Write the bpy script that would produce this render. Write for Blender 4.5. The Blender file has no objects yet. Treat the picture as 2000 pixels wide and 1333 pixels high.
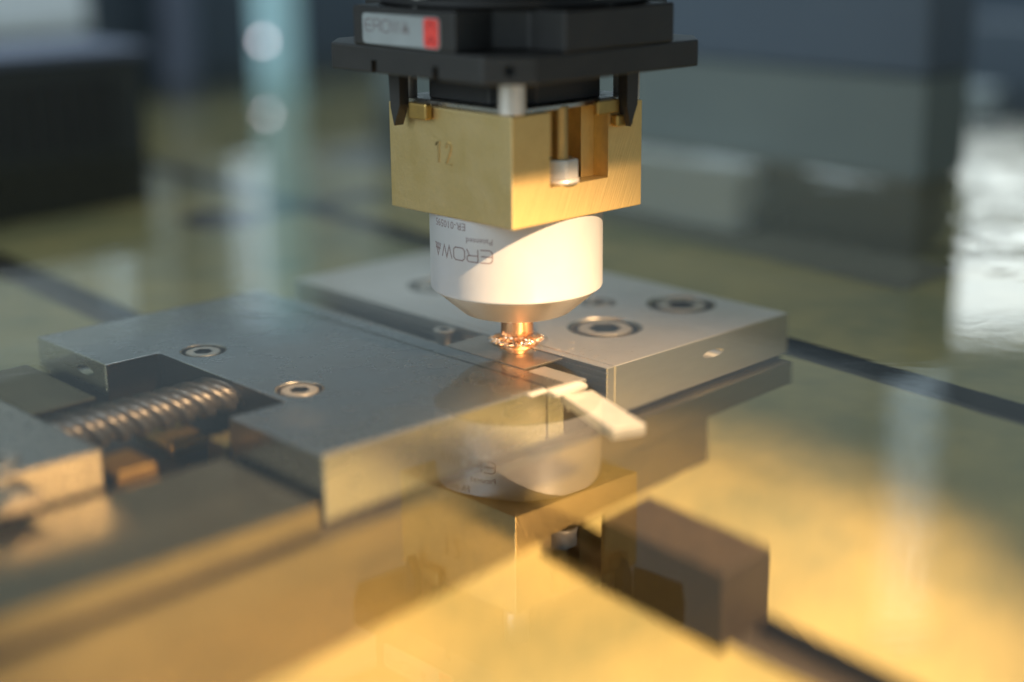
import bpy, bmesh, math, random
from mathutils import Vector, Matrix
random.seed(7)
PI = math.pi
G = 10.0                        # one unit is 10 cm
S = 0.001 * G                   # all lengths below are millimetres
sc = bpy.context.scene
sc.unit_settings.scale_length = 1 / G
col = sc.collection

# ------------------------------------------------------------ camera
cam_d = bpy.data.cameras.new('camera')
cam = bpy.data.objects.new('camera', cam_d)
col.objects.link(cam)
R_ = Vector((0.72619, -0.68743, -0.00928)); U_ = Vector((0.19416, 0.19212, 0.96197)); W_ = Vector((0.6595, 0.70038, -0.27299))
m = Matrix.Identity(4)
for i in range(3):
    m[i][0] = R_[i]; m[i][1] = U_[i]; m[i][2] = -W_[i]
m.translation = Vector((-301.91, -318.40, 124.60)) * S
cam.matrix_world = m
cam_d.sensor_width = 36.0
cam_d.lens = 36.0 * 3070.05 / 2000.0
cam_d.clip_start = 0.05
cam_d.clip_end = 600
cam_d.dof.use_dof = True
cam_d.dof.focus_distance = 440 * S
cam_d.dof.aperture_fstop = 3.0 / G
cam_d.dof.aperture_blades = 0
sc.camera = cam

# ------------------------------------------------------------ world and lamps
w = bpy.data.worlds.new('World'); sc.world = w
w.use_nodes = True
bg = w.node_tree.nodes['Background']
bg.inputs[0].default_value = (0.42, 0.53, 0.60, 1)
bg.inputs[1].default_value = 0.65

def aim(o, target):
    d = Vector(target) - o.location
    o.rotation_euler = d.to_track_quat('-Z', 'Y').to_euler()

# warm machine work lamp, low from the right front
ld = bpy.data.lights.new('work_lamp', 'SPOT')
ld.energy = 165 * G * G
ld.color = (1.0, 0.66, 0.36)
ld.shadow_soft_size = 8 * S
ld.spot_size = math.radians(25.5)
ld.spot_blend = 0.75
lo = bpy.data.objects.new('work_lamp', ld); col.objects.link(lo)
T_ = Vector((0, -25, 40))
el, az = math.radians(37), math.radians(3)
lo.location = (T_ + 640 * Vector((-math.sin(az) * math.cos(el), -math.cos(az) * math.cos(el), math.sin(el)))) * S
ld.cycles.is_caustics_light = True      # its light is bent into the oil
aim(lo, Vector((-42, -132, 0)) * S)

# cool daylight from the workshop windows on the left
def area(name, loc, target, sx, sy, power, color):
    d = bpy.data.lights.new(name, 'AREA'); d.shape = 'RECTANGLE'; d.size = sx * G; d.size_y = sy * G
    d.energy = power * G * G; d.color = color; d.cycles.is_caustics_light = True
    o = bpy.data.objects.new(name, d); col.objects.link(o)
    o.location = Vector(loc) * G; aim(o, Vector(target) * G)
    return o
area('daylight_window', (-1.5, 0.25, 0.75), (0, 0, 0.03), 1.2, 0.9, 17, (0.78, 0.92, 1.0))
area('ceiling_light', (0.3, 0.5, 1.9), (0.1, 0.2, 0), 1.2, 0.5, 26, (0.80, 0.94, 1.0))

sc.view_settings.view_transform = 'Standard'
sc.view_settings.look = 'None'
sc.view_settings.exposure = 0.2
sc.view_settings.gamma = 1.0
sc.render.engine = 'CYCLES'
sc.cycles.max_bounces = 10
sc.cycles.transparent_max_bounces = 16
sc.cycles.use_denoising = True
sc.cycles.sample_clamp_indirect = 6

# ------------------------------------------------------------ materials
def mat(name, base, metal=0.0, rough=0.5, noise=None, bump=None, coat=0.0, brush=None, spec=0.5, rvar=0.0):
    """noise=(scale, amount, second colour); bump=(scale, strength); brush=(rotation xyz, scale xyz, strength)"""
    M = bpy.data.materials.new(name); M.use_nodes = True
    nt = M.node_tree; N = nt.nodes; L = nt.links
    b = N['Principled BSDF']
    b.inputs['Base Color'].default_value = (*base, 1)
    b.inputs['Metallic'].default_value = metal
    b.inputs['Roughness'].default_value = rough
    b.inputs['Specular IOR Level'].default_value = spec
    if coat: b.inputs['Coat Weight'].default_value = coat; b.inputs['Coat Roughness'].default_value = 0.08
    tc = N.new('ShaderNodeTexCoord')
    if noise:
        n = N.new('ShaderNodeTexNoise'); n.inputs['Scale'].default_value = noise[0] / G; n.inputs['Detail'].default_value = 6
        n.inputs['Roughness'].default_value = 0.65
        L.new(tc.outputs['Object'], n.inputs['Vector'])
        r = N.new('ShaderNodeValToRGB'); r.color_ramp.elements[0].position = 0.5 - noise[1]; r.color_ramp.elements[1].position = 0.5 + noise[1]
        r.color_ramp.elements[0].color = (*base, 1); r.color_ramp.elements[1].color = (*noise[2], 1)
        L.new(n.outputs['Fac'], r.inputs['Fac']); L.new(r.outputs['Color'], b.inputs['Base Color'])
        if rvar:
            mr = N.new('ShaderNodeMapRange'); mr.inputs[1].default_value = 0.3; mr.inputs[2].default_value = 0.7
            mr.inputs[3].default_value = rough - rvar; mr.inputs[4].default_value = rough + rvar
            L.new(n.outputs['Fac'], mr.inputs[0]); L.new(mr.outputs[0], b.inputs['Roughness'])
    last = None
    if brush:
        mp = N.new('ShaderNodeMapping'); mp.vector_type = 'TEXTURE'; mp.inputs['Rotation'].default_value = brush[0]; mp.inputs['Scale'].default_value = [G / q_ for q_ in brush[1]]
        L.new(tc.outputs['Object'], mp.inputs['Vector'])
        n2 = N.new('ShaderNodeTexNoise'); n2.inputs['Scale'].default_value = 1.0; n2.inputs['Detail'].default_value = 4
        L.new(mp.outputs[0], n2.inputs['Vector'])
        bp = N.new('ShaderNodeBump'); bp.inputs['Strength'].default_value = brush[2]; bp.inputs['Distance'].default_value = 0.0002 * G
        L.new(n2.outputs['Fac'], bp.inputs['Height']); last = bp
    if bump:
        n3 = N.new('ShaderNodeTexNoise'); n3.inputs['Scale'].default_value = bump[0] / G; n3.inputs['Detail'].default_value = 5
        L.new(tc.outputs['Object'], n3.inputs['Vector'])
        b2 = N.new('ShaderNodeBump'); b2.inputs['Strength'].default_value = bump[1]; b2.inputs['Distance'].default_value = 0.0002 * G
        L.new(n3.outputs['Fac'], b2.inputs['Height'])
        if last: L.new(last.outputs[0], b2.inputs['Normal'])
        last = b2
    if last: L.new(last.outputs[0], b.inputs['Normal'])
    return M

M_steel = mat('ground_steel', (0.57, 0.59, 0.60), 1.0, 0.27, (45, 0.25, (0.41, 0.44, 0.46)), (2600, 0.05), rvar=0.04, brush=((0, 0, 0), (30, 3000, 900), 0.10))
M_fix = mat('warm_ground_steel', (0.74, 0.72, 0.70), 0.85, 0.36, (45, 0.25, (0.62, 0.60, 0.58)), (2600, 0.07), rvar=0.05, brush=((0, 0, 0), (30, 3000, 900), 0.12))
M_steel2 = mat('milled_steel', (0.58, 0.56, 0.52), 1.0, 0.30, (400, 0.25, (0.42, 0.41, 0.38)), (1800, 0.15), rvar=0.08)
M_screw = mat('screw_steel', (0.72, 0.67, 0.60), 0.75, 0.32, (900, 0.3, (0.45, 0.42, 0.38)), rvar=0.05)
M_bolt = mat('zinc_bolt', (0.78, 0.74, 0.68), 0.6, 0.34, (900, 0.3, (0.66, 0.62, 0.57)))
M_notch = mat('shaded_notch_steel', (0.07, 0.062, 0.055), 0.6, 0.42, (500, 0.25, (0.045, 0.04, 0.037)))
M_pin = mat('bright_pin_steel', (0.86, 0.84, 0.80), 0.45, 0.26)
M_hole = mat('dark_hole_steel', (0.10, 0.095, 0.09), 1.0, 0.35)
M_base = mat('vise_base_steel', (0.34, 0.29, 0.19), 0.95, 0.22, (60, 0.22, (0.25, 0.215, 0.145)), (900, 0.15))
M_leads = mat('lead_screw_steel', (0.25, 0.235, 0.225), 0.8, 0.38, (400, 0.2, (0.14, 0.13, 0.12)))
M_bronze = mat('bronze', (0.55, 0.36, 0.11), 0.9, 0.36, (500, 0.25, (0.40, 0.26, 0.09)))
M_brass = mat('brass', (0.74, 0.55, 0.25), 0.9, 0.40, (110, 0.16, (0.55, 0.42, 0.21)), (1500, 0.30), rvar=0.10)
M_brassr = mat('brushed_brass', (0.75, 0.54, 0.22), 0.75, 0.50, (160, 0.24, (0.64, 0.46, 0.19)), (1400, 0.06), brush=((0, math.radians(24), 0), (1500, 200, 45), 0.8), rvar=0.05)
M_dkbrass = mat('dark_brass', (0.40, 0.28, 0.12), 0.9, 0.45)
M_white = mat('satin_aluminium', (0.44, 0.45, 0.465), 0.3, 0.36, (60, 0.25, (0.385, 0.395, 0.41)), (3000, 0.03))
M_cone = mat('turned_aluminium', (0.70, 0.64, 0.55), 0.85, 0.32, brush=((0, 0, 0), (60, 60, 5000), 0.06))
M_print = mat('print_grey', (0.16, 0.12, 0.12), 0.0, 0.6)
M_copper = mat('copper', (0.93, 0.50, 0.27), 1.0, 0.24, (500, 0.3, (0.85, 0.42, 0.20)), (2500, 0.1), brush=((0, 0, 0), (100, 100, 4000), 0.05))
M_swarf = mat('copper_swarf', (0.96, 0.78, 0.60), 1.0, 0.24, (900, 0.2, (0.88, 0.50, 0.28)), (2500, 0.3))
M_flake = mat('bright_swarf', (0.97, 0.86, 0.72), 1.0, 0.16)
M_black = mat('black_anodised', (0.036, 0.035, 0.034), 0.2, 0.40, (90, 0.25, (0.024, 0.023, 0.022)), (1800, 0.08))
M_dark = mat('dark_rubber', (0.014, 0.013, 0.013), 0.0, 0.55)
M_label = mat('silver_label', (0.40, 0.44, 0.45), 0.3, 0.35, (120, 0.25, (0.30, 0.33, 0.34)))
M_red = mat('red_print', (0.75, 0.06, 0.045), 0.0, 0.5)
M_redd = mat('dark_red_print', (0.40, 0.02, 0.02), 0.0, 0.5)
M_barblk = mat('black_oxide_steel', (0.050, 0.036, 0.020), 0.0, 0.60, (120, 0.25, (0.030, 0.022, 0.013)), spec=0.2)
M_pol = mat('polished_steel', (0.82, 0.78, 0.70), 1.0, 0.20)
M_bar = mat('parallel_steel', (0.78, 0.77, 0.73), 0.5, 0.32, (200, 0.2, (0.60, 0.59, 0.55)), (2000, 0.1), brush=((0, 0, 0), (2600, 60, 900), 0.2))
M_work = mat('workpiece_steel', (0.66, 0.58, 0.50), 1.0, 0.34, (500, 0.3, (0.52, 0.45, 0.38)), (2200, 0.2))
M_floor = mat('tank_floor_paint', (0.35, 0.295, 0.125), 0.0, 0.45, (15, 0.13, (0.19, 0.19, 0.095)), (600, 0.05))  # olive mottling in the tone stands in for uneven light on the floor
M_slot = mat('slot_steel', (0.07, 0.058, 0.045), 0.3, 0.5, (300, 0.3, (0.045, 0.038, 0.03)))
M_tank = mat('tank_blue_grey', (0.070, 0.092, 0.118), 0.0, 0.5, (6, 0.3, (0.052, 0.070, 0.092)))
M_ledge = mat('tank_grey_green', (0.135, 0.155, 0.14), 0.0, 0.5, (8, 0.3, (0.10, 0.122, 0.118)))
M_lower = mat('tank_lower_wall', (0.15, 0.145, 0.11), 0.0, 0.5, (8, 0.3, (0.12, 0.115, 0.09)))
M_louv = mat('filter_box_dark', (0.034, 0.037, 0.034), 0.0, 0.5)
M_post = mat('pale_post', (0.60, 0.90, 0.95), 0.1, 0.4)
M_post2 = mat('dull_grey_strip', (0.30, 0.34, 0.35), 0.0, 0.5)
M_lilac = mat('lilac_grey_panel', (0.10, 0.115, 0.16), 0.0, 0.5)
M_pale = mat('pale_panel', (0.80, 0.84, 0.86), 0.0, 0.5)
M_chrome = mat('chrome', (0.85, 0.83, 0.84), 1.0, 0.12)

# dielectric oil: a real refracting surface that mirrors at grazing angles
M_oil = bpy.data.materials.new('dielectric_oil'); M_oil.use_nodes = True
nt = M_oil.node_tree; N = nt.nodes; L = nt.links
N.remove(N['Principled BSDF'])
out = N['Material Output']
gl = N.new('ShaderNodeBsdfGlass'); gl.inputs[0].default_value = (0.99, 0.98, 0.95, 1)
gl.inputs['Roughness'].default_value = 0.0; gl.inputs['IOR'].default_value = 1.46
tc = N.new('ShaderNodeTexCoord')
def vdist(c, r0, r1):
    v = N.new('ShaderNodeVectorMath'); v.operation = 'DISTANCE'; v.inputs[1].default_value = c
    L.new(tc.outputs['Object'], v.inputs[0])
    k = N.new('ShaderNodeMapRange'); k.interpolation_type = 'SMOOTHSTEP'
    k.inputs[1].default_value = r0; k.inputs[2].default_value = r1; k.inputs[3].default_value = 1; k.inputs[4].default_value = 0.025
    L.new(v.outputs['Value'], k.inputs[0]); return k
msk = vdist((0.39 * G, 0.0, 0), 0.14 * G, 0.25 * G)          # the pump keeps the oil moving at the right
n1 = N.new('ShaderNodeTexNoise'); n1.inputs['Scale'].default_value = 30 / G; n1.inputs['Detail'].default_value = 3; n1.inputs['Distortion'].default_value = 1.2
L.new(tc.outputs['Object'], n1.inputs['Vector'])
mu = N.new('ShaderNodeMath'); mu.operation = 'MULTIPLY'
L.new(n1.outputs['Fac'], mu.inputs[0]); L.new(msk.outputs[0], mu.inputs[1])
bp = N.new('ShaderNodeBump'); bp.inputs['Strength'].default_value = 1.2; bp.inputs['Distance'].default_value = 0.002 * G
L.new(mu.outputs[0], bp.inputs['Height'])
L.new(bp.outputs[0], gl.inputs['Normal'])
L.new(gl.outputs[0], out.inputs['Surface'])

# ------------------------------------------------------------ mesh helpers
def bm_box(bm, x0, x1, y0, y1, z0, z1, bev=0.0, seg=1):
    r = bmesh.ops.create_cube(bm, size=1.0)
    vs = r['verts']
    for v in vs:
        v.co = Vector((x0 + (v.co.x + .5) * (x1 - x0), y0 + (v.co.y + .5) * (y1 - y0), z0 + (v.co.z + .5) * (z1 - z0)))
    if bev:
        es = list({e for v in vs for e in v.link_edges})
        bmesh.ops.bevel(bm, geom=es, offset=bev, segments=seg, affect='EDGES', profile=0.5)
    return bm

def box(x0, x1, y0, y1, z0, z1, bev=0.0, seg=1):
    return bm_box(bmesh.new(), x0, x1, y0, y1, z0, z1, bev, seg)

def prism(poly, z0, z1, bev=0.0, seg=1):
    bm = bmesh.new()
    a = [bm.verts.new((p[0], p[1], z0)) for p in poly]
    f = bm.faces.new(a)
    r = bmesh.ops.extrude_face_region(bm, geom=[f])
    for v in [g for g in r['geom'] if isinstance(g, bmesh.types.BMVert)]: v.co.z = z1
    bmesh.ops.recalc_face_normals(bm, faces=bm.faces)
    if bev:
        bmesh.ops.bevel(bm, geom=list(bm.edges), offset=bev, segments=seg, affect='EDGES', profile=0.5)
    return bm

def lathe(bm, prof, n=64, c=(0, 0, 0), axis='z', cap0=True, cap1=True):
    """revolve (r, h) pairs about an axis through c"""
    rings = []
    for r, h in prof:
        ring = []
        for i in range(n):
            a = 2 * PI * i / n
            p = (r * math.cos(a), r * math.sin(a), h)
            if axis == 'x': p = (h, p[0], p[1])
            elif axis == 'y': p = (p[1], h, p[0])
            ring.append(bm.verts.new((p[0] + c[0], p[1] + c[1], p[2] + c[2])))
        rings.append(ring)
    fs = []
    for a, b in zip(rings, rings[1:]):
        for i in range(n):
            j = (i + 1) % n
            f = bm.faces.new((a[i], a[j], b[j], b[i])); f.smooth = True; fs.append(f)
    if cap0: bm.faces.new(list(reversed(rings[0])))
    if cap1: bm.faces.new(rings[-1])
    bmesh.ops.recalc_face_normals(bm, faces=bm.faces)
    return bm

def lath(prof, n=64, c=(0, 0, 0), axis='z', cap0=True, cap1=True):
    return lathe(bmesh.new(), prof, n, c, axis, cap0, cap1)

def mesh_of(bm, name):
    for v in bm.verts: v.co *= S
    me = bpy.data.meshes.new(name); bm.to_mesh(me); bm.free()
    return me

def sharp(me, ang=35):
    me.set_sharp_from_angle(angle=math.radians(ang))

def obj(name, bm, material, parent=None, smooth=False, at=None, label=None):
    """link bm (in millimetres, about the parent's origin `at`) as one mesh object"""
    if at is not None:
        for v in bm.verts: v.co -= Vector(at)
    me = bm if isinstance(bm, bpy.types.Mesh) else mesh_of(bm, name)
    if smooth:
        for p in me.polygons: p.use_smooth = True
        sharp(me)
    if material is not None: me.materials.append(material)
    o = bpy.data.objects.new(name, me); col.objects.link(o)
    if parent is not None: o.parent = parent
    if label: o['label'] = label
    return o

def cut(bm, cutters):
    """subtract cutter bmeshes from bm, returning a new bmesh in millimetres"""
    me = bpy.data.meshes.new('tmp'); bm.to_mesh(me); bm.free()
    o = bpy.data.objects.new('tmp', me); col.objects.link(o)
    tmp = []
    for c in cutters:
        cm = bpy.data.meshes.new('tmpc'); c.to_mesh(cm); c.free()
        co = bpy.data.objects.new('tmpc', cm); col.objects.link(co); tmp.append(co)
        md = o.modifiers.new('b', 'BOOLEAN'); md.operation = 'DIFFERENCE'; md.solver = 'EXACT'; md.object = co
    dg = bpy.context.evaluated_depsgraph_get(); dg.update()
    ev = o.evaluated_get(dg)
    res = bpy.data.meshes.new_from_object(ev)
    nb = bmesh.new(); nb.from_mesh(res)
    for t in tmp + [o]:
        d = t.data; bpy.data.objects.remove(t); bpy.data.meshes.remove(d)
    bpy.data.meshes.remove(res)
    return nb

def thing(name, label, cat, loc=(0, 0, 0), group=None):
    o = bpy.data.objects.new(name, None); col.objects.link(o)
    o.location = Vector(loc) * S; o.empty_display_size = 0.1
    o['label'] = label; o['category'] = cat
    if group: o['group'] = group
    return o

def tag(o, label, cat, group=None):
    o['label'] = label; o['category'] = cat
    if group: o['group'] = group
    return o

def struct(name, bm, material, smooth=False):
    o = obj(name, bm, material, smooth=smooth); o['kind'] = 'structure'; return o

# ------------------------------------------------------------ setting: tank
FZ = -160
X0, X1 = -900, 1100
def slot_x(y, k): return 0 if k == 0 else 164
def ribbon(xa, xb, y0, y1, z):
    bm = bmesh.new()
    v = [bm.verts.new(p) for p in ((xa(y0), y0, z), (xb(y0), y0, z), (xb(y1), y1, z), (xa(y1), y1, z))]
    bm.faces.new(v); return bm
Y0, Y1 = -700, 760
floor_bm = bmesh.new()
edges = [lambda y: X0, lambda y: slot_x(y, 0) - 9, lambda y: slot_x(y, 0) + 9, lambda y: slot_x(y, 1) - 8, lambda y: slot_x(y, 1) + 8, lambda y: X1]
def quad(bm, pts): bm.faces.new([bm.verts.new(p) for p in pts])
for i in (0, 2, 4):
    a, b = edges[i], edges[i + 1]
    quad(floor_bm, [(a(Y0), Y0, FZ), (b(Y0), Y0, FZ), (b(Y1), Y1, FZ), (a(Y1), Y1, FZ)])
struct('tank_floor', floor_bm, M_floor)
slot_bm = bmesh.new()
for i in (1, 3):
    a, b = edges[i], edges[i + 1]
    D = FZ - 16
    quad(slot_bm, [(a(Y0), Y0, D), (b(Y0), Y0, D), (b(Y1), Y1, D), (a(Y1), Y1, D)])
    quad(slot_bm, [(a(Y0), Y0, FZ), (a(Y0), Y0, D), (a(Y1), Y1, D), (a(Y1), Y1, FZ)])
    quad(slot_bm, [(b(Y0), Y0, D), (b(Y0), Y0, FZ), (b(Y1), Y1, FZ), (b(Y1), Y1, D)])
struct('floor_slot', slot_bm, M_slot)
struct('tank_wall', box(X0, X1, 720, 740, FZ - 20, 72), M_tank)
# right hand wall: a low step with a pale coping, dark blue enclosure behind
rw = thing('tank_side_wall', 'grey green low wall of the oil tank along the right, dark below the oil', 'tank wall', (305, 0, FZ))
obj('lower_panel', box(297, 330, 58, 440, FZ, 1), M_lower, rw, at=(305, 0, FZ))
obj('upper_panel', box(300, 336, 57, 440, 1.2, 45.9, .5, 1), M_ledge, rw, at=(305, 0, FZ))
obj('top_trim', box(299, 337, 56, 441, 46, 90, 3, 2), M_tank, rw, at=(305, 0, FZ))
obj('pale_duct', box(276, 296.8, 140, 330, FZ, -1.5, 1), M_pale, rw, at=(305, 0, FZ))
obj('gutter', box(250, 296.9, 30, 440, FZ + .2, FZ + 2, 0), M_lower, rw, at=(305, 0, FZ))
struct('enclosure_wall', box(640, 660, -700, 720, FZ - 20, 42), M_tank)

# ------------------------------------------------------------ oil sheet with meniscus round the electrode
bm = bmesh.new()
rings = [5.0, 5.6, 6.2, 6.8, 7.3, 7.8, 8.4, 9.2, 10.2, 11.5, 14, 20, 40, 120, 900]
NS = 96
prev = None
for r in rings:
    h = 1.5 * math.exp(-(max(r - 6.4, 0) / 1.15)) if r < 30 else 0.0
    ring = []
    for i in range(NS):
        a = 2 * PI * i / NS
        rr = r * (1 + (0.02 * math.sin(5 * a + 1) if r < 12 else 0))
        x, y = rr * math.cos(a), rr * math.sin(a)
        if r >= 900:
            k = 760 / max(abs(math.cos(a)), abs(math.sin(a))); x, y = k * math.cos(a), k * math.sin(a)
        ring.append(bm.verts.new((x, min(y, 719), h)))
    if prev:
        for i in range(NS):
            j = (i + 1) % NS
            f = bm.faces.new((prev[i], ring[i], ring[j], prev[j])); f.smooth = True
    prev = ring
bmesh.ops.recalc_face_normals(bm, faces=bm.faces)
if sum(f.normal.z for f in bm.faces) < 0: bmesh.ops.reverse_faces(bm, faces=bm.faces)
oil = struct('oil', bm, M_oil)
oil.cycles.is_caustics_caster = True

# ------------------------------------------------------------ machine vise
JT = -11.5; JB = -61.5
vise = thing('machine_vise', 'large steel precision vise under a film of oil, holding the small workpiece', 'vise', (0, 40, FZ))
VA = (0, 40, FZ)

def hexprism(c, r, z0, z1, rot=0.0):
    return prism([(c[0] + r * math.cos(PI / 3 * i + rot), c[1] + r * math.sin(PI / 3 * i + rot)) for i in range(6)], z0, z1)

def cone_cut(c, r, z0, z1, ch=0.0):
    pr = [(r, z0), (r, z1 - ch)]
    if ch: pr.append((r + ch, z1)); pr.append((r + ch, z1 + 1))
    else: pr.append((r, z1 + 1))
    return lath(pr, 40, (c[0], c[1], 0))

# left (moving) jaw, U shaped round the lead screw
polyL = [(-93.2, -30.5), (-17.8, -30.5), (-17.8, 114), (-92.5, 114), (-92.5, 72.5), (-75.3, 72.5), (-75.3, 9.6), (-93.2, 9.6)]
jaw = prism(polyL, JB, JT, 0.8, 2)
sL = [(-64.7, 65.4), (-66.3, 15.6)]
cuts = [cone_cut(c, 6.3, JT - 7, JT, 0.5) for c in sL]
cuts.append(lath([(5.2, -96), (5.2, -74)], 32, (0, 85, -27.5), 'x'))      # hole in the arm end
cuts.append(lath([(11.6, -78), (11.6, -50)], 32, (0, 40, -30), 'x'))        # screw bore in the notch
jaw = cut(jaw, cuts)
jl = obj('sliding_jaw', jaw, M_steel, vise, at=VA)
def ream(o, spots):
    o.data.materials.append(M_leads); o.data.materials.append(M_pol)
    for p in o.data.polygons:
        c = p.center / S + Vector(VA)
        for (x, y), rr, ch in spots:
            d = math.hypot(c.x - x, c.y - y)
            if d < rr + ch + .2 and c.z < JT - .02:
                p.material_index = 2 if (d > rr + .05 and c.z > JT - ch - .1) else 1
ream(jl, [(c, 6.3, .5) for c in sL])
jl.data.materials.append(M_notch)                # same steel; its dark reflections are put into the notch walls' colour
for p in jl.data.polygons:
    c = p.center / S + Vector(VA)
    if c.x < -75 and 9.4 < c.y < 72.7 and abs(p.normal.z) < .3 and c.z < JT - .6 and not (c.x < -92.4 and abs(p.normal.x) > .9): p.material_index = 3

def screw_bm(r, hgt, hx, dep=3.0):
    s = lath([(r * .9, -hgt), (r, -hgt + .3), (r, -.55), (r - .5, 0)], 36)
    return cut(s, [hexprism((0, 0), hx, -dep, 2, 0.3)])
scr_small = None
def put_screw(c, r, ztop, parent, at, hx, name='cap_screw', sh={}):
    key = (r, hx)
    if key not in sh:
        me = mesh_of(screw_bm(r, 5.0, hx), name)
        me.materials.append(M_screw); me.materials.append(M_hole)
        for p in me.polygons:
            c_ = p.center / S
            if math.hypot(c_.x, c_.y) < hx * .95 and c_.z < -.5: p.material_index = 1; sh[key] = me
        for p in me.polygons: p.use_smooth = True
        sharp(me, 30)
    o = bpy.data.objects.new(name, sh[key]); col.objects.link(o); o.parent = parent
    o.location = (Vector((c[0], c[1], ztop)) - Vector(at)) * S
    return o
for c in sL: put_screw(c, 5.2, JT - 0.8, jl, (0, 0, 0), 2.9).location = (Vector((c[0], c[1], JT - 0.8)) - Vector(VA)) * S
obj('jaw_plate', box(-17.4, -11.4, -30.5, 114, JB + .5, JT - .15, 0.35), M_steel, jl, at=VA)

# right (fixed) jaw
jr_bm = prism([(8.8, -30.5), (89, -30.5), (89, 118), (8.8, 118)], JB, JT, 0.5, 1)
sR = [((36.4, -0.6), 10.0, 8.3, 5.2), ((73.7, 0.9), 9.6, 8.0, 4.9), ((56.5, 21.3), 5.2, 4.3, 2.4), ((36.4, 75), 10.3, 8.8, 5.2), ((73.7, 76), 9.8, 8.3, 4.9)]
cuts = [cone_cut(c, rh, JT - 6, JT, 1.6 if rh > 8 else .6) for c, rh, rs, hx in sR]
cuts.append(lath([(4.6, -40), (4.6, -10)], 32, (52, 0, -32), 'y'))
jr_bm = cut(jr_bm, cuts)
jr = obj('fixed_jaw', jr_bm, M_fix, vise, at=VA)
ream(jr, [(c, rh, 1.6 if rh > 8 else .6) for c, rh, rs, hx in sR])
for c, rh, rs, hx in sR:
    put_screw(c, rs, JT - 0.9, jr, VA, hx)

# face plate of the fixed jaw with milled grooves
fp = box(5.6, 8.6, -30.5, 118, JB + .5, JT - .1, .3)
fp = cut(fp, [box(4, 6.6, -40, 130, z, z + 1.2) for z in (-17.5, -24, -31, -39, -47)])
obj('jaw_plate', fp, M_fix, jr, at=VA)
# slide base with its rails, seams and ledges
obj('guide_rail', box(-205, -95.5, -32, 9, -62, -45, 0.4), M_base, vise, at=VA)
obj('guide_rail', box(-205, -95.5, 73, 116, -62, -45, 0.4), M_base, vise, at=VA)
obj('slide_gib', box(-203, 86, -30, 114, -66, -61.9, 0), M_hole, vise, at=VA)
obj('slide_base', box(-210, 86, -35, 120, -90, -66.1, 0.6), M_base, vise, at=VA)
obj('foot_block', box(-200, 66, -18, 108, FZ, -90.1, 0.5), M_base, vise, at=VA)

# lead screw: coarse thread built as a helix
def thread(x0, x1, c, ro, ri, pitch, n=28, steps=12):
    bm = bmesh.new(); rows = []
    k = int((x1 - x0) / pitch * steps)
    for s in range(k + 1):
        x = x0 + (x1 - x0) * s / k
        row = []
        for i in range(n):
            a = 2 * PI * i / n
            ph = ((x - x0) / pitch - a / (2 * PI)) % 1.0
            t = min(max((0.32 - abs(ph - .5)) / 0.14, 0), 1)
            r = ri + (ro - ri) * t
            row.append(bm.verts.new((x, c[0] + r * math.cos(a), c[1] + r * math.sin(a))))
        rows.append(row)
    for a, b in zip(rows, rows[1:]):
        for i in range(n):
            j = (i + 1) % n
            f = bm.faces.new((a[i], a[j], b[j], b[i])); f.smooth = True
    bm.faces.new(rows[0]); bm.faces.new(rows[-1])
    bmesh.ops.recalc_face_normals(bm, faces=bm.faces)
    return bm
obj('lead_screw', thread(-131, -56, (40, -28), 12.4, 9.8, 6.4), M_leads, vise, at=VA)
nut = obj('bronze_nut', box(-98, -84, 31, 50, -75, -55, 1.5, 2), M_bronze, vise, at=VA)
obj('bronze_gib', box(-118, -105, 24, 40, -61.8, -55, 1.5, 2), M_bronze, vise, at=VA)
obj('bronze_gib', box(-93, -84, 12, 22, -61.8, -40, 1.5, 2), M_bronze, vise, at=VA)

# end block carrying the screw
eb = cut(box(-190, -128, 11, 67, -61.9, JT, 0.8, 2), [lath([(11.4, -140), (11.4, -120)], 32, (0, 40, -30), 'x')])
ebo = obj('end_block', eb, M_steel2, vise, at=VA)
put_screw((-150.5, 20.5), 5.2, JT + 3.0, ebo, VA, 2.4)
b = lath([(5.8, 11.2), (6.0, 10.8), (6.0, 5.6), (5.2, 4.8)], 28, (-152.5, 0, -29), 'y')
obj('side_bolt', b, M_screw, ebo, at=VA, smooth=True)

# screws and rails between the jaws
obj('gap_rail', box(-11.2, -5.6, 20, 112, -40, -27, .3), M_steel2, vise, at=VA)
obj('gap_rail', box(-4.6, .4, 20, 112, -40, -31, .3), M_steel2, vise, at=VA)
put_screw((1.4, 34), 3.6, -13.5, vise, VA, 1.8)
obj('screw_post', lath([(2.6, -40), (2.6, -18.6)], 24, (1.4, 34, 0)), M_screw, vise, at=VA, smooth=True)

# ------------------------------------------------------------ things clamped in the gap
WA = (-4.4, 4, -40)
wp = thing('workpiece', 'small rectangular steel workpiece plate clamped between the vise jaws under the copper electrode', 'workpiece', WA)
WZ = -12.3
obj('top_plate', box(-10.6, 4.9, -13.8, 20, WZ - 2.2, WZ, .25), M_work, wp, at=WA)
obj('web', box(-10.6, -3.0, -11.5, 19, -40, WZ - 2.25, .2), M_work, wp, at=WA)
obj('side_lug', box(-2.9, 4.9, 3, 19, -40, WZ - 2.25, .2), M_work, wp, at=WA)
sb = tag(obj('spacer_block', box(-10.9, -3.4, -31.5, -14.6, -40, WZ - 1.6, .4), M_fix), 'pale steel spacer block lying in the gap just in front of the workpiece', 'spacer block')
DA = (-14, -34.5, -16)
dp = thing('dowel_pin', 'bright round steel pin with thin shank lying across the gap between the jaws', 'dowel pin', DA)
obj('pin_head', lath([(2.7, -21.4), (3.2, -20.8), (3.2, -9.6), (2.7, -9.0)], 36, (0, -34.4, -12.4), 'x'), M_pin, dp, at=DA, smooth=True)
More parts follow.
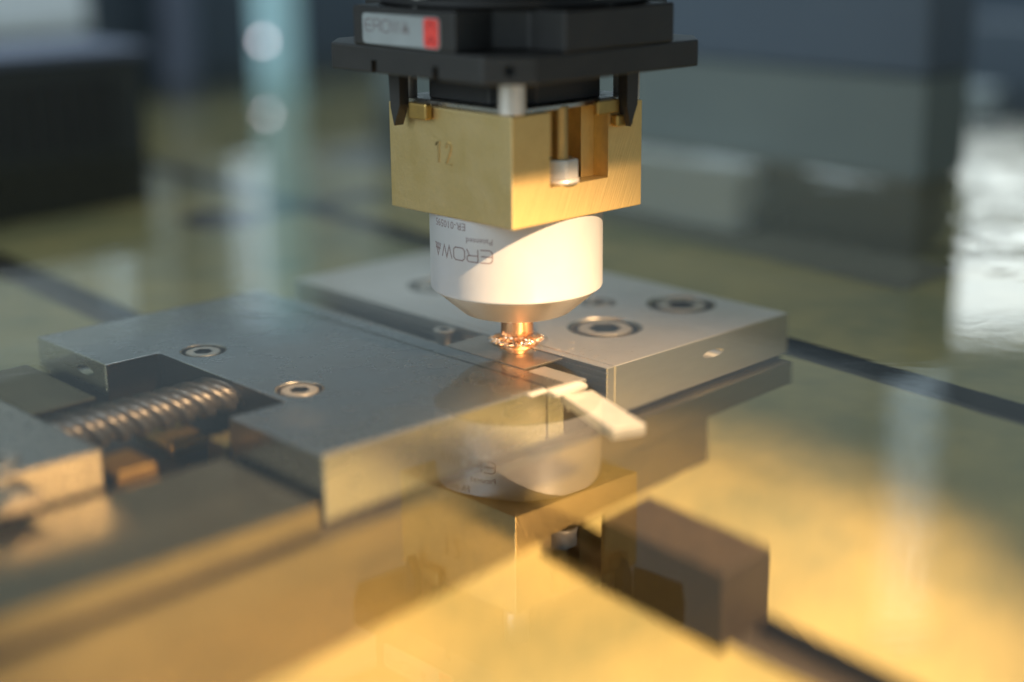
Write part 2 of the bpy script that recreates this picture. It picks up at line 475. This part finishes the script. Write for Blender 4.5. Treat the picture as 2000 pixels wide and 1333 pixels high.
obj('pin_shank', lath([(1.25, -27.2), (1.5, -26.9), (1.5, -21.0)], 28, (0, -32.6, -10.7), 'x'), M_pin, dp, at=DA, smooth=True)
pbm = box(-4.8, 4.8, -31, 0, -24.5, -16.2, .4)
bmesh.ops.transform(pbm, matrix=Matrix.Translation((-12.6, -36.2, 0)) @ Matrix.Rotation(math.radians(-20), 4, 'Z'), verts=pbm.verts)
pb = tag(obj('parallel_bar', pbm, M_bar), 'pale flat steel parallel bar sticking out forward from between the vise jaws', 'parallel bar')

# black bar in front, lying along the floor slot
tag(obj('clamp_bar', box(-13.5, 6.2, -89, -46, FZ + .1, -113, 1.2, 2), M_barblk), 'blackened steel clamp bar lying on the yellow tank floor in front of the vise', 'clamp bar')

# ------------------------------------------------------------ electrode holder
eh = thing('electrode_holder', 'square brass block stamped 12 with a white cylindrical collet holder below it', 'electrode holder', (0, 0, 9.7))
EA = (0, 0, 9.7)
ZB, ZT = 40.1, 69.7
blk = box(-25, 25, -25, 25, ZB, ZT, 0.35, 2)
# milled pocket for the bolt on the right face
pk = []
n_ = 10
pts = [(-11.2, -27), (-11.2, -17.5)]
for i in range(n_ + 1):
    a = PI - PI / 2 * i / n_
    pts.append((-5.7 + 5.5 * math.cos(a), -17.5 + 5.5 * math.sin(a)))
pts += [(6.2, -12.0), (6.2, -19.5), (11.2, -19.5), (11.2, -27)]
pk.append(prism(pts, 49.6, 75))
blk = cut(blk, pk)
bo = obj('brass_block', blk, M_brass, eh, at=EA)
bo.data.materials.append(M_brassr)
for p in bo.data.polygons:
    if p.normal.y < -0.9: p.material_index = 1
# stamped figures 12 : raised burr strokes pressed into the left face
def strokes(bm, lines, wd, th, mapf, sub=1, closed=False):
    for pts in lines:
        P = []
        for a, b in zip(pts, pts[1:]):
            for k in range(sub): P.append((a[0] + (b[0] - a[0]) * k / sub, a[1] + (b[1] - a[1]) * k / sub))
        P.append(pts[-1])
        lv, rv = [], []
        for i, p in enumerate(P):
            q0 = P[max(i - 1, 0)]; q1 = P[min(i + 1, len(P) - 1)]
            dx, dy = q1[0] - q0[0], q1[1] - q0[1]; l = math.hypot(dx, dy) or 1
            if i in (0, len(P) - 1) or sub > 0:
                nx, ny = -dy / l * wd / 2, dx / l * wd / 2
            # mitre
            if 0 < i < len(P) - 1:
                ax, ay = p[0] - q0[0], p[1] - q0[1]; la = math.hypot(ax, ay) or 1
                c = abs((nx * -ay + ny * ax) / la) / (wd / 2)
                nx /= max(c, .5); ny /= max(c, .5)
            lv.append((p[0] + nx, p[1] + ny)); rv.append((p[0] - nx, p[1] - ny))
        T0 = [bm.verts.new(mapf(x, y, th)) for x, y in lv]; T1 = [bm.verts.new(mapf(x, y, th)) for x, y in rv]
        B0 = [bm.verts.new(mapf(x, y, -.02)) for x, y in lv]; B1 = [bm.verts.new(mapf(x, y, -.02)) for x, y in rv]
        for i in range(len(P) - 1):
            bm.faces.new((T0[i], T1[i], T1[i + 1], T0[i + 1]))
            bm.faces.new((B0[i], T0[i], T0[i + 1], B0[i + 1])); bm.faces.new((T1[i], B1[i], B1[i + 1], T1[i + 1]))
        bm.faces.new((B0[0], B1[0], T1[0], T0[0])); bm.faces.new((T0[-1], T1[-1], B1[-1], B0[-1]))
    bmesh.ops.recalc_face_normals(bm, faces=bm.faces)
    return bm
def on_left(y0, z0, x=-25.0, sh=0.0):      # text right = -y, up = z, outward = -x
    return lambda u, v, h: (x - h, y0 - u, z0 + v + sh * u)
two = [(0.15, 4.4), (0.35, 5.3), (1.1, 5.75), (1.9, 5.4), (2.2, 4.6), (1.9, 3.4), (0.2, 0.0), (2.5, 0.0)]
one = [(0.0, 4.7), (1.1, 5.7), (1.1, 0.0)]
def groove_cutter(lines, wd, d):
    b_ = bmesh.new(); mf = on_left(5.4, 54.7)
    for pts in lines:
        for a, c in zip(pts, pts[1:]):
            pass
    return b_
num = bmesh.new()
for off, ln in ((0, one), (4.0, two)): strokes(num, [[(x + off, y) for x, y in ln]], 0.75, 0.20, on_left(5.2, 54.8))
obj('stamped_number', num, M_brass, eh, at=EA)
num = bmesh.new()
for off, ln in ((0, one), (4.0, two)): strokes(num, [[(x + off, y) for x, y in ln]], 0.28, 0.23, on_left(5.2, 54.8))
obj('number_groove', num, M_dkbrass, eh, at=EA)  # narrow darker strokes along the middle of the figures
# bolt in the pocket
hb = hexprism((-3.4, -20.9), 5.1, 50.9, 56.2, 0.12)
bmesh.ops.bevel(hb, geom=list(hb.edges), offset=.35, segments=2, affect='EDGES')
lathe(hb, [(5.3, 49.7), (5.3, 50.9)], 40, (-3.4, -20.9, 0))
obj('hex_bolt', hb, M_bolt, eh, at=EA)
tb = thread(56.3, 70.5, (0, 0), 2.9, 2.45, .8, 24, 10)
for v in tb.verts: v.co = Vector((v.co.y * .8 - 4.4, v.co.z * .8 - 22.0, v.co.x))
bmesh.ops.recalc_face_normals(tb, faces=tb.faces)
obj('threaded_stud', tb, M_brass, eh, at=EA)
# white cylinder and turned cone
RC = 24.6
cyl = [(RC - 2, 40.0), (RC - .25, 39.95), (RC, 39.6), (RC, 17.75), (RC - .1, 17.4), (RC - .5, 17.05)]
obj('collet_body', lath(cyl, 128), M_white, eh, at=EA, smooth=True)
cone = [(RC - .55, 17.05), (15.9, 10.0), (15.3, 9.7), (5.0, 9.7)]
obj('nose_cone', lath(cone, 128), M_cone, eh, at=EA, smooth=True)
# printing on the cylinder (it is upside down on the mounted holder)
FR = Vector((-0.686, -0.728, 0)); RT = Vector((0.728, -0.686, 0))
def on_cyl(phi0, z0, r=RC):      # u runs to the LEFT and v DOWN : lettering turned by 180 degrees
    def f(u, v, h):
        p = phi0 - u / r
        d = FR * math.cos(p) + RT * math.sin(p)
        return (d.x * (r + h), d.y * (r + h), z0 - v)
    return f
LG = 3.5
E_ = [[(3.5, 0), (.9, 0), (.25, .3), (0, .9), (0, LG - .9), (.25, LG - .3), (.9, LG), (3.5, LG)], [(0, LG / 2), (3.3, LG / 2)]]
R__ = [[(0, 0), (0, LG), (2.9, LG), (3.4, LG - .4), (3.4, LG / 2 + .4), (2.9, LG / 2), (0, LG / 2)], [(2.6, LG / 2), (3.5, 0)]]
O_ = [[(.7, 0), (0, .7), (0, LG - .7), (.7, LG), (3.3, LG), (4.0, LG - .7), (4.0, .7), (3.3, 0), (.7, 0)]]
W__ = [[(0, LG), (1.1, 0), (2.2, LG), (3.3, 0), (4.4, LG)]]
A_ = [[(0, 0), (1.7, LG), (3.4, 0)], [(.8, 0), (1.7, 2.0), (2.6, 0)], [(1.5, .0), (1.7, .5), (1.9, 0)], [(.2, 1.5), (3.2, 1.5)]]
logo = bmesh.new()
u = 0.0
mp = on_cyl(math.radians(-15.5), 28.6 + LG)
for g, wd in ((E_, 3.5), (R__, 3.5), (O_, 4.0), (W__, 4.4), (A_, 3.4)):
    strokes(logo, [[(x + u, y) for x, y in ln] for ln in g], 0.34, 0.03, mp, sub=4)
    u += wd + 0.75
obj('printed_logo', logo, M_print, eh, at=EA)
def text_bm(s, size, mapf, bold=0.0):
    c = bpy.data.curves.new('t', 'FONT'); c.body = s; c.size = size; c.offset = bold; c.resolution_u = 2
    o = bpy.data.objects.new('t', c); col.objects.link(o)
    dg = bpy.context.evaluated_depsgraph_get(); dg.update()
    me = bpy.data.meshes.new_from_object(o.evaluated_get(dg))
    b_ = bmesh.new(); b_.from_mesh(me)
    bpy.data.objects.remove(o); bpy.data.curves.remove(c); bpy.data.meshes.remove(me)
    r = bmesh.ops.extrude_face_region(b_, geom=list(b_.faces))
    up = {g for g in r['geom'] if isinstance(g, bmesh.types.BMVert)}
    for v in b_.verts: v.co = Vector(mapf(v.co.x, v.co.y, 0.03 if v in up else -.02))
    bmesh.ops.recalc_face_normals(b_, faces=b_.faces)
    return b_
obj('printed_text', text_bm('Patented', 2.3, on_cyl(math.radians(-15), 35.2)), M_print, eh, at=EA)
obj('printed_text', text_bm('ER-010595', 3.0, on_cyl(math.radians(-34), 39.0)), M_print, eh, at=EA)
# thin centring plate on top of the block, four round spacer posts
cp = cut(box(-23.5, 23.5, -23.5, 23.5, ZT, ZT + 1.5, .25), [lath([(14, ZT - 1), (14, ZT + 3)], 48)])
obj('centring_plate', cp, M_steel2, eh, at=EA)
for sx, sy in ((-1, -1), (1, -1), (-1, 1), (1, 1)):
    obj('spacer_post', lath([(3.4, ZT + .2), (3.7, ZT + .5), (3.7, 79.3)], 36, (sx * 21.8, sy * 21.8, 0)), M_bolt, eh, at=EA, smooth=True)
obj('centre_boss', prism([(-21, -12), (-12, -21), (12, -21), (21, -12), (21, 12), (12, 21), (-12, 21), (-21, 12)], ZT + 1.6, 79.4, .4), M_dark, eh, at=EA)

# ------------------------------------------------------------ machine head over the chuck
mh = thing('quill_housing', 'dark quill housing of the machine, above the chuck plate and mostly out of view', 'housing', (0, 0, 128))
obj('casing', box(-95, 95, -129, 70, 128, 300, 2, 2), M_black, mh, at=(0, 0, 128))
obj('cover_plate', box(-60, 60, -60, 60, 124, 127.9, 1, 1), M_dark, mh, at=(0, 0, 128))

# ------------------------------------------------------------ black quick change chuck plate
ch = thing('chuck_plate', 'black anodised quick change chuck plate with a silver and red nameplate above the brass block', 'chuck', (0, 0, 79.5))
CA = (0, 0, 79.5)
h, c_ = 40, 9.5
fl = [(-h, -h + c_), (-h + c_, -h), (h - c_, -h), (h, -h + c_), (h, h - c_), (h - c_, h), (-h + c_, h), (-h, h - c_)]
flange = prism(fl, 79.5, 86.6, .5, 2)
slots = []
for y in (12, -12.9):
    slots.append(box(-42, -38.2, y - 1.1, y + 1.1, 78, 82.9))
slots.append(lath([(1.4, -6), (1.4, 4)], 20, (0, 0, 0), 'z'))
bmesh.ops.transform(slots[-1], matrix=Matrix.Translation((-35, -35, 83)) @ Matrix.Rotation(math.radians(-90), 4, Matrix.Rotation(math.radians(-45), 3, 'Z') @ Vector((1, 0, 0))), verts=slots[-1].verts)
obj('flange', cut(flange, slots), M_black, ch, at=CA)
q = 20.5; n0 = 27
up = [(-h, -q), (-n0, -q), (-q, -n0), (-q, -h), (q, -h), (q, -n0), (n0, -q), (h, -q), (h, q), (n0, q), (q, n0), (q, h), (-q, h), (-q, n0), (-n0, q), (-h, q)]
obj('upper_body', prism(up, 86.6, 97.0, .6, 2), M_black, ch, at=CA)
obj('chuck_body', lath([(36, 97.0), (37, 97.6), (37, 99.0), (30, 99.0), (30, 123.9)], 64), M_dark, ch, at=CA, smooth=True)
for a in (45, 135, 225, 315):
    x, y = 33 * math.cos(math.radians(a + 45)), 33 * math.sin(math.radians(a + 45))
    obj('chuck_ball', lath([(3.2, 97.0), (3.2, 99.6), (2.6, 100.2)], 24, (x, y, 0)), M_steel2, ch, at=CA, smooth=True)
# name plate
def rrect(y0, y1, z0, z1, r, x0, x1):
    pts = []
    for cy, cz, a0 in ((y1 - r, z1 - r, 0), (y0 + r, z1 - r, 90), (y0 + r, z0 + r, 180), (y1 - r, z0 + r, 270)):
        for k in range(5):
            a = math.radians(a0 + 90 * k / 4); pts.append((cy + r * math.cos(a), cz + r * math.sin(a)))
    b_ = bmesh.new()
    A0 = [b_.verts.new((x0, p[0], p[1])) for p in pts]; A1 = [b_.verts.new((x1, p[0], p[1])) for p in pts]
    b_.faces.new(A0); b_.faces.new(A1)
    for i in range(len(pts)):
        j = (i + 1) % len(pts); b_.faces.new((A0[i], A0[j], A1[j], A1[i]))
    bmesh.ops.recalc_face_normals(b_, faces=b_.faces); return b_
npl = obj('nameplate', rrect(-15.2, 15.8, 87.3, 95.2, 1.2, -40.4, -39.95), M_label, ch, at=CA)
obj('red_badge', rrect(-14.8, -9.2, 87.6, 94.9, .9, -40.5, -40.38), M_red, npl, at=CA)
bd = bmesh.new()
strokes(bd, [[(0, 0), (2.2, 2.2), (4.4, 0)], [(.4, 4.2), (2.2, 6.2), (4.0, 4.2)], [(2.2, 0.3), (2.2, 1.6)]], .45, .04, on_left(-9.8, 88.1, -40.5))
obj('badge_mark', bd, M_redd, npl, at=CA)
lg = bmesh.new(); u = 0
k = 3.0 / LG
for g, wd in ((E_, 3.5), (R__, 3.5), (O_, 4.0), (W__, 4.4), (A_, 3.4)):
    strokes(lg, [[((x + u) * k * .93, y * k) for x, y in ln] for ln in g], 0.30, 0.04, on_left(14.6, 90.6, -40.4))
    u += wd + .9
obj('nameplate_lettering', lg, M_print, npl, at=CA)
# pointed claws that hang beside the block
def claw(side):
    if side == 'left':      # flat plates just outside x = -25
        pts = [(19.2, 79.5), (14.6, 79.5), (14.6, 69.8), (17.2, 64.0), (18.6, 69.0)]
        b_ = bmesh.new()
        A0 = [b_.verts.new((-29.5, y, z)) for y, z in pts]; A1 = [b_.verts.new((-26.2, y, z)) for y, z in pts]
    else:
        pts = [(18.4, 79.5), (13.8, 79.5), (13.8, 69.0), (15.4, 63.6), (18.0, 69.6)]
        b_ = bmesh.new()
        A0 = [b_.verts.new((x, -29.5, z)) for x, z in pts]; A1 = [b_.verts.new((x, -26.2, z)) for x, z in pts]
    b_.faces.new(A0); b_.faces.new(A1)
    for i in range(5):
        j = (i + 1) % 5; b_.faces.new((A0[i], A0[j], A1[j], A1[i]))
    bmesh.ops.recalc_face_normals(b_, faces=b_.faces)
    return b_
obj('claw', claw('left'), M_black, ch, at=CA)
obj('claw', claw('right'), M_black, ch, at=CA)
obj('brass_clip', box(-27.6, -25.2, 6.0, 13.4, 66.2, 70.6, .5, 2), M_bronze, ch, at=CA)
obj('brass_clip', box(12.0, 18.6, -27.6, -25.2, 63.6, 66.8, .5, 2), M_bronze, ch, at=CA)
obj('brass_clip', box(4.8, 13.4, -27.2, -25.2, 67.4, 71.2, .5, 2), M_bronze, ch, at=CA)

# ------------------------------------------------------------ copper electrode with its collar of swarf
el_ = thing('copper_electrode', 'polished copper electrode rod pointing down from the holder onto the workpiece', 'electrode', (0, 0, -12.0))
LA = (0, 0, -12.0)
rod = [(4.7, 12), (4.7, 1.6), (4.5, 1.2)]
obj('rod', lath(rod, 64), M_copper, el_, at=LA, smooth=True)
tip = [(4.5, 1.2), (5.6, .2), (5.5, -2.0), (5.1, -4.6), (4.2, -7.0), (3.3, -8.2), (2.9, -8.6), (2.9, -11.6), (2.6, -12.0)]
obj('tip', lath(tip, 64), M_copper, el_, at=LA, smooth=True)

sw = thing('swarf_collar', 'ragged glittering ring of copper swarf stuck round the electrode just at the oil surface', 'swarf', (0, 0, .5))
SA = (0, 0, .5)
bm = bmesh.new(); rows = []
prof = [(4.72, 2.4), (5.1, 2.1), (5.7, 1.8), (6.4, 1.5), (7.0, 1.25), (7.3, .9), (7.1, .55), (6.5, .25), (5.8, .0), (5.3, -.3)]
NN = 120
for k_, (r, z) in enumerate(prof):
    row = []
    wgt = math.sin(PI * k_ / (len(prof) - 1)) ** .6 if 0 < k_ < len(prof) - 1 else 0
    for i in range(NN):
        a = 2 * PI * i / NN
        d = wgt * (.28 * math.sin(17 * a + .6 * k_) + .22 * math.sin(29 * a - k_) + random.uniform(-.22, .22))
        dz = wgt * (.25 * math.sin(3 * a) + .2 * math.sin(13 * a + 1) + random.uniform(-.16, .16))
        row.append(bm.verts.new(((r + d) * math.cos(a), (r + d) * math.sin(a), z + dz)))
    rows.append(row)
for a_, b_ in zip(rows, rows[1:]):
    for i in range(NN):
        j = (i + 1) % NN; bm.faces.new((a_[i], a_[j], b_[j], b_[i]))
bmesh.ops.recalc_face_normals(bm, faces=bm.faces)
obj('swarf_body', bm, M_swarf, sw, at=SA)
# loose curled chips along the rim
bm = bmesh.new()
for i in range(330):
    a = random.uniform(0, 2 * PI); r = random.gauss(7.05, .42)
    z = 1.05 + .25 * math.sin(3 * a) + random.gauss(0, .28)
    t = Matrix.Translation((r * math.cos(a), r * math.sin(a), z)) @ Matrix.Rotation(a + PI / 2 + random.uniform(-.6, .6), 4, 'Z') @ Matrix.Rotation(random.uniform(-.9, .9), 4, 'X') @ Matrix.Rotation(random.uniform(-.8, .8), 4, 'Y')
    l, wd, th = random.uniform(.35, .95), random.uniform(.16, .36), random.uniform(.05, .12)
    pv = []
    for s in range(5):
        f = s / 4 - .5
        zz = -1.1 * f * f * l
        wv = wd * (1 - 1.2 * f * f)
        pv.append([bm.verts.new(t @ Vector((f * l * 1.3, e * wv, zz + q * th))) for e, q in ((-.5, 0), (.5, 0), (.5, 1), (-.5, 1))])
    for p, n in zip(pv, pv[1:]):
        for e in range(4): bm.faces.new((p[e], p[(e + 1) % 4], n[(e + 1) % 4], n[e]))
    bm.faces.new(pv[0]); bm.faces.new(pv[-1])
bmesh.ops.recalc_face_normals(bm, faces=bm.faces)
o = obj('chips', bm, M_flake, sw, at=SA); o['kind'] = 'stuff'
# crumbs scattered on the jaws near the cut
bm = bmesh.new()
for i in range(150):
    x = random.gauss(6, 9); y = random.gauss(-14, 9); s_ = random.uniform(.10, .34)
    if -13 < x < 4 and y < -17: continue
    if y < -31: continue
    z = JT + s_ * .4 + .02
    if -11.4 < x < 5.6: continue
    r_ = bmesh.ops.create_icosphere(bm, subdivisions=1, radius=s_ * random.uniform(.6, 1.0))
    for v in r_['verts']: v.co = Vector((v.co.x * random.uniform(.7, 1.5) + x, v.co.y + y, max(v.co.z + z, JT + .01)))
o = obj('metal_crumbs', bm, M_flake); o['kind'] = 'stuff'; o['label'] = 'fine bright metal crumbs scattered on the vise jaws round the electrode'; o['category'] = 'swarf'

# ------------------------------------------------------------ background furniture of the machine
fb = thing('filter_box', 'dark louvred filter box standing in the oil at the far left', 'filter box', (-20, 420, FZ))
FA = (-20, 420, FZ)
obj('housing', box(-190, 118, 400, 470, FZ, 48, 2, 2), M_louv, fb, at=FA)
for i in range(18):
    x = -60 + i * 9.2
    obj('louvre', box(x, x + 3.6, 398.2, 399.9, 4, 40), M_black, fb, at=FA)
obj('lid', box(-192, 121, 398, 472, 48.4, 53, 1, 2), M_lilac, fb, at=FA)

po = thing('upright_post', 'pale blue upright post at the back of the tank left of the chuck', 'post', (372, 640, FZ))
PA = (372, 640, FZ)
obj('column', box(358, 386, 634, 654, FZ + 4, 190, 2, 2), M_post, po, at=PA)
obj('foot', box(350, 394, 626, 662, FZ, FZ + 4, 1), M_post, po, at=PA)
for i_, zz in enumerate((26,)):
    obj('knob', lath([(1.2, -7), (1.2, -3.4), (3.0, -2.6), (4.0, -1), (4.0, 1), (3.0, 2.6), (1.2, 3.2)], 24, (350, 632, zz), 'y'), M_chrome, po, at=PA, smooth=True)
pp = thing('drain_pipe', 'greyish vertical pipe standing in front of the far blue wall', 'pipe', (285, 660, FZ))
obj('tube', lath([(14, FZ), (14, 200)], 32, (318, 690, 0)), M_lilac, pp, at=(285, 660, FZ), smooth=True)
obj('pipe_collar', lath([(18, FZ), (18, FZ + 8)], 32, (318, 690, 0)), M_lilac, pp, at=(285, 660, FZ), smooth=True)
cb = thing('control_cabinet', 'pale cabinet corner at the far upper left beyond the filter box', 'cabinet', (190, 690, 20))
obj('case', box(120, 232, 660, 715, 38, 180, 3, 2), M_pale, cb, at=(190, 690, 20))
obj('cabinet_door', box(126, 226, 657, 659.8, 44, 174, 1), M_pale, cb, at=(190, 690, 20))
dr = thing('drain_cover', 'dark round drain fitting on the tank floor behind the vise', 'drain', (119, 335, FZ))
obj('cover', lath([(20, FZ + .1), (20, FZ + 5), (17, FZ + 7)], 32, (119, 335, 0)), M_slot, dr, at=(119, 335, FZ), smooth=True)
obj('spout', box(136, 215, 322, 336, FZ + .1, FZ + 5, 1), M_slot, dr, at=(119, 335, FZ))

pu = thing('pale_upright', 'pale grey upright strip at the far right edge beyond the low tank wall', 'upright', (596, 204, FZ))
obj('strip', box(588, 602, 190, 219, FZ, 6, 2, 2), M_post2, pu, at=(596, 204, FZ))
obj('strip_foot', box(584, 606, 186, 223, FZ, FZ + 6, 1), M_post2, pu, at=(596, 204, FZ))
# thin line of foam where the oil meets the side wall
bm = bmesh.new()
for y0, y1, o_ in ((184, 142, 0), (118, 70, 0), (114, 82, -3.0)):
    n_ = 26; prev = None
    for i in range(n_ + 1):
        t = i / n_; y = y0 + (y1 - y0) * t
        x = 296 + o_ + .5 * math.sin(9 * t + o_) - 4 * t; rr = .45 * math.sin(PI * min(max(t, .03), .97)) ** .5
        ring = [bm.verts.new((x + rr * math.cos(a * PI / 3), y, .15 + rr * .6 * math.sin(a * PI / 3))) for a in range(6)]
        if prev:
            for a in range(6): bm.faces.new((prev[a], prev[(a + 1) % 6], ring[(a + 1) % 6], ring[a]))
        prev = ring
bmesh.ops.recalc_face_normals(bm, faces=bm.faces)
M_foam = mat('white_foam', (0.8, 0.85, 0.86), 0.0, 0.3)
o = obj('foam_line', bm, M_foam); o['kind'] = 'stuff'; o['label'] = 'thin pale foam line along the right tank wall'; o['category'] = 'foam'
# workshop beyond the machine: wall with bright windows, seen only as reflections in the oil
M_win = bpy.data.materials.new('bright_window'); M_win.use_nodes = True
b_ = M_win.node_tree.nodes['Principled BSDF']; b_.inputs['Base Color'].default_value = (.8, .85, .9, 1)
b_.inputs['Emission Color'].default_value = (0.86, 0.97, 1.0, 1); b_.inputs['Emission Strength'].default_value = 3.2
M_sash = mat('window_sash_grey', (0.25, 0.27, 0.28), 0.0, 0.5)
def dirpx(px, py):
    d = W_ * 3070.05 + R_ * (px - 1000) - U_ * (py - 666.5)
    return d
HD = Vector((W_.x, W_.y, 0)).normalized(); HR = Vector((HD.y, -HD.x, 0))
M_plaster = mat('workshop_plaster', (0.50, 0.53, 0.54), 0.0, 0.8, (2, 0.3, (0.42, 0.45, 0.46)))
def wallbox(s0, s1, d0, d1, z0, z1, bev=0):
    b_ = box(s0, s1, d0, d1, z0, z1, bev)
    for v in b_.verts: v.co = HR * v.co.x + HD * v.co.y + Vector((0, 0, v.co.z))
    return b_
ww = struct('workshop_wall', wallbox(-4200, 4200, 3260, 3400, -900, 2600), M_plaster)
def glow(name, c, st):
    g = bpy.data.materials.new(name); g.use_nodes = True
    p = g.node_tree.nodes['Principled BSDF']; p.inputs['Base Color'].default_value = (.1, .1, .1, 1); p.inputs['Roughness'].default_value = 0.1
    p.inputs['Emission Color'].default_value = (*c, 1); p.inputs['Emission Strength'].default_value = st
    return g
M_day = glow('bright_daylight_pane', (0.88, 0.98, 1.0), 2.6)
M_dull = glow('dull_daylight_pane', (0.62, 0.82, 0.95), 1.3)
for s0, s1, z0, z1, mm in ((1035, 1420, 420, 900, M_day), (955, 1015, 400, 1720, M_dull), (320, 585, 430, 620, M_dull), (-630, -500, 370, 850, M_dull), (-1330, -940, 530, 870, M_dull)):
    wf = obj('window_frame', wallbox(s0 - 40, s1 + 40, 3230, 3259, z0 - 40, z1 + 40), M_sash, ww)
    obj('pane', wallbox(s0, s1, 3215, 3229, z0, z1), mm, wf)
# glowing spot added for the knob's glint, blurred and doubled by the oil
M_glint = glow('glint_glow', (0.95, 0.86, 0.95), 8)
obj('glint_spot', lath([(1.8, -3), (1.8, -1), (1.2, 0)], 20, (349, 630, 26), 'y'), M_glint, po, at=PA, smooth=True)

obj('wainscot', wallbox(-4200, 4200, 3236, 3255, -890, 190), M_tank, ww)

for o in bpy.data.objects:
    if o.type == 'MESH' and o is not oil: o.cycles.is_caustics_receiver = True
